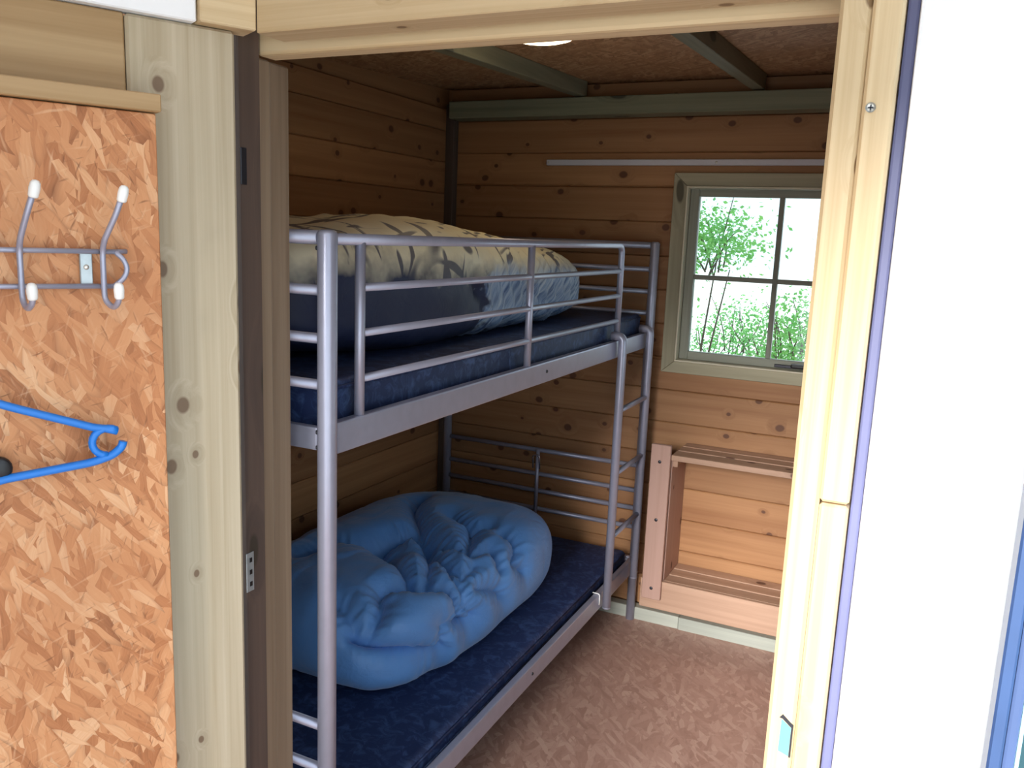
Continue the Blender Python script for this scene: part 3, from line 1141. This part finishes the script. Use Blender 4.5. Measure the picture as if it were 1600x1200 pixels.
def upper_disp(P, N):
    x, y, z = P.T
    D = .030*vnoise(P*3.6+7, 11)+.012*vnoise(P*9+2, 12)+.004*vnoise(P*24, 13)
    # gathers on the flank towards the far end
    side = np.clip(-(x+.35)*0+1, 0, 1)*np.exp(-((x+.11)/.14)**2)*np.clip((y-.72)*5, 0, 1)
    D += .0065*side*np.sin((y*1.0+.5*(z-1.4))*95+4*vnoise(P*7, 14))
    ln = [
        ([(-.20, 1.05, 1.40), (-.10, 1.2, 1.35), (-.10, 1.30, 1.31), (-.12, 1.36, 1.27)], .022, .03, .006, 130),
        ([(-.12, .74, 1.42), (-.10, .80, 1.35), (-.11, .84, 1.27)], .03, .03, .004, 110),
        ([(-.6, .5, 1.54), (-.4, .62, 1.54), (-.25, .60, 1.53)], .018, .04, .005, 90),
        ([(-.6, 1.15, 1.54), (-.4, 1.05, 1.54), (-.25, 1.1, 1.52)], .016, .04, .005, 90),
    ]
    D += creases(P, ln, None)
    P2 = P+N*D[:, None]
    P2[:, 2] -= np.clip((y-.75)/.95, 0, 1)*.085*np.clip((z-1.30)/.2, 0, 1)
    return P2


ume = soft_body('duvet', (-.455, .89, 1.410), (.345, .84, .160), .42, .55, 1.2635, upper_disp, 260, 110)
uv_ = link('duvet', ume, 'duvet_print', None, (-.455, .89, 1.410))
tag(uv_, 'cream duvet with dark leaf print and blue striped side on the upper bunk', 'duvet')

# ------------------------------------------------------------------ slatted shelf under the window
sh = empty('slatted_shelf', (.53, 1.92, .15), 'pinkish wooden slatted shelf unit fixed to the wall under the window', 'shelf')
SF = 1.800
SX1 = .985
box('base_board', .085, SX1+.01, SF, SF+.018, .150, .264, 'pink_x', sh, .002)
for (a, b) in ((.096, .170), (SX1-.074, SX1)):
    box('front_upright', a, b, SF-.0185, SF-.0005, .194, .800, 'pink_z', sh, .002)
for a in (.1525, SX1-.071):
    box('side_panel', a, a+.018, SF+.0185, YB-.0005, .152, .742, 'pink_z', sh, .001)
for k in range(3):
    y = SF+.0005+k*.0765
    box('slat', .1715, SX1-.0755, y-.012 if k == 0 else y, y+.064, .7445, .7655, 'pink_x', sh, .0015)
    y = SF+.0190+k*.071
    box('slat', .1712, SX1-.0722, y, y+.060, .246, .264, 'pink_x', sh, .0015)
for z in (.230, .714):
    box('shelf_bearer', .1712, .19, SF+.02, YB-.001, z, z+.0155 if z < .5 else z+.03, 'pink_x', sh, .001)
ks = lathe('knot_plug', [(0, .0020), (.005, .0018), (.0065, 0)], 'steel_dark', sh, (.131, SF-.0187, .735), (math.radians(90), 0, 0), 14)
for z in (.510, .238):
    copy_part(ks, sh, (.133, SF-.0187, z), rot=(math.radians(90), 0, 0))

# ------------------------------------------------------------------ curtain rail on the back wall
cr_ = empty('curtain_rail', (.2, YB-.01, 1.835), 'plain white metal rail fixed above the window', 'rail')
box('rail_channel', -.485, .93, YB-.017, YB-.0005, 1.824, 1.846, 'rail_white', cr_, .002)
for x in (-.475, .2, .9):
    lathe('screw_head', [(0, .0015), (.003, .0012), (.0045, 0)], 'screw', cr_, (x, YB-.0172, 1.835), (math.radians(90), 0, 0), 10)

# ------------------------------------------------------------------ ceiling lamp
LPX, LPY = -.07, 1.0
cl_z = ceil_z(LPY)
lp = empty('ceiling_lamp', (LPX, LPY, cl_z), 'round glowing white ceiling lamp between the joists', 'lamp')
lathe('lamp_base', [(0, 0), (.100, 0), (.100, -.009), (.095, -.011), (0, -.011)], 'white_glossy', lp, (LPX, LPY, cl_z-.0008), (math.atan(.0436), 0, 0), 32)
lathe('lamp_shade', [(.094, -.0115), (.094, -.016), (.084, -.025), (.062, -.031), (.034, -.034), (0, -.035)], 'lamp', lp, (LPX, LPY, cl_z-.0008), (math.atan(.0436), 0, 0), 32)

# ------------------------------------------------------------------ coat rack, hanger (local frame of the angled wall)


def wall_root(name, loc, label, cat):
    """an Empty standing at local (u, n, z) of the angled wall"""
    m = Matrix.Translation((0, -.211, 0)) @ Matrix.Rotation(math.radians(90)-ANG, 4, 'Z')
    p = m @ Vector(loc)
    o = empty(name, p, label, cat)
    o.rotation_euler = (0, 0, math.radians(90)-ANG)
    return o


def loc_tube(root_loc, name, pts, r, rad, mat, parent, seg=10, n=5):
    P = [Vector(p)-Vector(root_loc) for p in pts]
    pth = arc_path(P, r, n) if r else P
    return tube(name, pth, rad, mat, parent, seg, local=True)


PF = -.0465     # front face of the strand board, local y
RL = (-.31, PF, 1.476)
rack = wall_root('coat_rack', RL, 'chromed wire coat rack with white-tipped hooks screwed to the strand board', 'coat rack')
for z in (1.4975, 1.4525):
    loc_tube(RL, 'rack_wire', [(-.50, PF-.009, z), (-.180 if z > 1.47 else -.187, PF-.009, z)], 0, .0035, 'silver', rack)
loc_tube(RL, 'end_bow', [(-.168, PF-.003, 1.498), (-.184, PF-.010, 1.4975), (-.1745, PF-.016, 1.489), (-.170, PF-.018, 1.476), (-.1745, PF-.016, 1.463), (-.186, PF-.010, 1.4525)], .008, .0034, 'silver', rack)
for u in (-.2175, -.41):
    pb = box('mounting_plate', u-.0075, u+.0075, PF-.0062, PF-.0005, 1.4535, 1.4965, 'zinc', None, .001)
    pb.parent = rack
    pb.location = Vector((u, PF-.0034, 1.475))-Vector(RL)
    s = lathe('screw_head', [(0, .0018), (.002, .0016), (.0035, 0)], 'screw', None, (0, 0, 0), (math.radians(90), 0, 0), 12)
    s.parent = pb
    s.location = (0, -.0029, .002)
for u in (-.196, -.290, -.384, -.478):
    k = .004 if u > -.2 else 0
    h = loc_tube(RL, 'hook', [(u+.010+k, PF-.052, 1.566), (u+.004+k, PF-.046, 1.545), (u-.003, PF-.026, 1.512), (u-.003, PF-.0142, 1.498), (u-.003, PF-.0142, 1.4525),
                              (u-.003, PF-.016, 1.434), (u+.0005+k, PF-.030, 1.425), (u+.004+k, PF-.042, 1.434), (u+.004+k, PF-.046, 1.444)], .012, .0037, 'silver', rack)
    for (pu, pn, pz, tilt) in ((u+.010+k, PF-.0525, 1.5625, 1), (u+.004+k, PF-.0465, 1.440, -.3)):
        tp = lathe('hook_tip', [(0, -.001), (.0050, -.001), (.0060, .001), (.0065, .010), (.0058, .0165), (.0036, .0195), (0, .0205)], 'white_glossy', None, (0, 0, 0), None, 14)
        tp.parent = h
        tp.location = Vector((pu, pn, pz))-Vector((u+.010+k, PF-.052, 1.566))
        tp.rotation_euler = (math.radians(12), math.radians(10*tilt), 0)

HL = (-.40, PF-.020, 1.42)
hg = wall_root('coat_hanger', HL, 'blue plastic coat hanger with notched end hanging in front of the strand board', 'coat hanger')
hn = PF-.020
CU = -.41
armL = loc_tube(HL, 'shoulder_arm', [(CU-.195, hn, 1.262), (CU-.01, hn, 1.334), (CU+.03, hn, 1.334), (-.326, hn, 1.3075), (-.219, hn, 1.266), (-.205, hn, 1.2635), (-.192, hn, 1.2585)], .03, .0054, 'hanger', hg, 10)
loc_tube(HL, 'trouser_bar', [(CU-.205, hn, 1.230), (CU-.06, hn, 1.2035), (CU+.06, hn, 1.2035), (-.331, hn, 1.2105), (-.222, hn, 1.2195), (-.198, hn, 1.2265), (-.187, hn, 1.2365), (-.185, hn, 1.244)], .03, .0056, 'hanger', hg, 10)
ring = []
for k in range(13):
    a = math.radians(55 + k*17.5)
    ring.append((-.204+.0195*math.cos(a), hn, 1.2455+.0185*math.sin(a)))
loc_tube(HL, 'strap_notch', ring, 0, .0050, 'hanger', hg, 10)
ring2 = [(2*CU+.008-p[0], p[1], p[2]) for p in ring]
loc_tube(HL, 'strap_notch', ring2, 0, .0050, 'hanger', hg, 10)
hk = [(CU+.01, hn, 1.334), (CU+.01, hn, 1.352)]
for k in range(11):
    a = math.radians(-90 + k*24)
    hk.append((CU+.01+.021*math.cos(a), hn, 1.375+.021*math.sin(a)))
loc_tube(HL, 'hook', hk, 0, .0032, 'hanger', hg, 10)
# peg that carries it, and the black knob beside its bar
for (u, z, r, name, lab, mat) in ((CU+.010, 1.3975-.0075-.0035, .0075, 'wall_peg', 'small white wall peg under the hook of the blue hanger', 'white_glossy'),
                                  (-.331, 1.2245, .0155, 'black_knob', 'black round knob inside the hanger at the left edge', 'black')):
    o = wall_root(name, (u, PF, z), lab, 'peg' if name == 'wall_peg' else 'knob')
    ln_ = .034 if name == 'wall_peg' else .0225
    a = lathe('stem', [(0, 0), (r*.7, 0), (r*.7, ln_*.6), (0, ln_*.6)], mat, None, (0, 0, 0), (math.radians(90), 0, 0), 18)
    a.parent = o
    b = lathe('cap', [(0, ln_*.6), (r, ln_*.6), (r, ln_*.85), (r*.8, ln_), (0, ln_)], mat, None, (0, 0, 0), (math.radians(90), 0, 0), 18)
    b.parent = o

# ------------------------------------------------------------------ outdoors
gd = box('ground', -40, 40, 2.2, 60, -.42, -.40, 'gravel', None, 0)
tag(gd, 'pale sunlit ground outside the window', kind='structure')
gf = box('ground_front', -40, 40, -60, -1.6, -.30, -.10, 'gravel', None, 0)
tag(gf, 'pale ground outside the entrance behind the camera', kind='structure')


def shrub(x, y, top, spread, stems, leaves, label, seed, clumps):
    rs = random.Random(seed)
    o = empty('shrub', (x, y, -.40), label, 'shrub', 'shrubs outside the window')
    for k in range(stems):
        a = rs.uniform(0, 6.28)
        tx, ty = rs.uniform(-1, 1)*spread*.7, rs.uniform(-1, 1)*spread*.4
        h = (top+.4)*rs.uniform(.85, 1.02)
        b0 = Vector((x+math.cos(a)*.05, y+math.sin(a)*.05, -.41))
        pts = [b0.lerp(Vector((x+tx, y+ty, -.4+h)), t) + Vector((math.sin(t*5+a)*.025, math.cos(t*4+a)*.02, 0)) for t in (0, .25, .5, .75, 1)]
        tube('stem', pts, [.011, .009, .008, .006, .003], 'bark', o, 6)
    for k in range(stems+5):
        cx, cz, rx, rz = clumps[k % len(clumps)]
        p0 = Vector((cx+rs.uniform(-.3, .3)*rx, y+rs.uniform(-.1, .1), cz-rz*rs.uniform(.9, 1.6)))
        p2 = Vector((cx+rs.uniform(-1.1, 1.1)*rx, y+rs.uniform(-.15, .15), cz+rz*rs.uniform(.2, 1.1)))
        p1 = (p0+p2)/2+Vector((rs.uniform(-.05, .05), 0, .04))
        tube('twig', [p0, (p0+p1)/2+Vector((.006, 0, .008)), p1, p2], [.005, .0042, .0035, .002], 'bark', o, 5)
    V, F = [], []
    for i in range(leaves):
        cx, cz, rx, rz = clumps[rs.randrange(len(clumps))]
        u, w = rs.gauss(0, .5), rs.gauss(0, .5)
        p = Vector((cx+u*rx-x, rs.gauss(0, .16), cz+w*rz+.4))
        d = Vector((rs.uniform(-1, 1), rs.uniform(-1, 1), rs.uniform(-.9, .3))).normalized()
        s = d.cross(Vector((rs.uniform(-1, 1), rs.uniform(-1, 1), rs.uniform(-1, 1)))).normalized()
        L = rs.uniform(.016, .036)
        w_ = L*.26
        b = len(V)
        V += [p, p+d*L*.5+s*w_, p+d*L, p+d*L*.5-s*w_]
        F.append((b, b+1, b+2, b+3))
    me = bpy.data.meshes.new('foliage')
    me.from_pydata([tuple(v) for v in V], [], F)
    f = link('foliage', me, 'leaf', o, (x, y, -.40))
    f['kind'] = 'stuff'
    return o


shrub(-.14, 3.05, 1.72, .30, 8, 2600, 'tall arching green shrub outside the left panes of the window', 1,
      [(-.10, 1.62, .26, .17), (.02, 1.55, .24, .12), (-.22, 1.50, .16, .20)])
shrub(-.17, 4.6, 1.10, .34, 7, 2000, 'low leafy shrub in the lower left pane of the window', 2,
      [(-.17, 1.02, .24, .17), (-.32, .84, .30, .15), (-.02, .93, .2, .17)])
shrub(.42, 3.5, 1.25, .30, 8, 2000, 'green shrub with thin twigs in the lower right pane of the window', 3,
      [(.34, 1.14, .16, .16), (.42, .98, .2, .18), (.28, .94, .16, .12)])
shrub(.60, 5.2, 1.30, .3, 6, 900, 'sparse distant shrub at the right of the window view', 4,
      [(.45, 1.22, .25, .12), (.62, 1.12, .2, .12)])
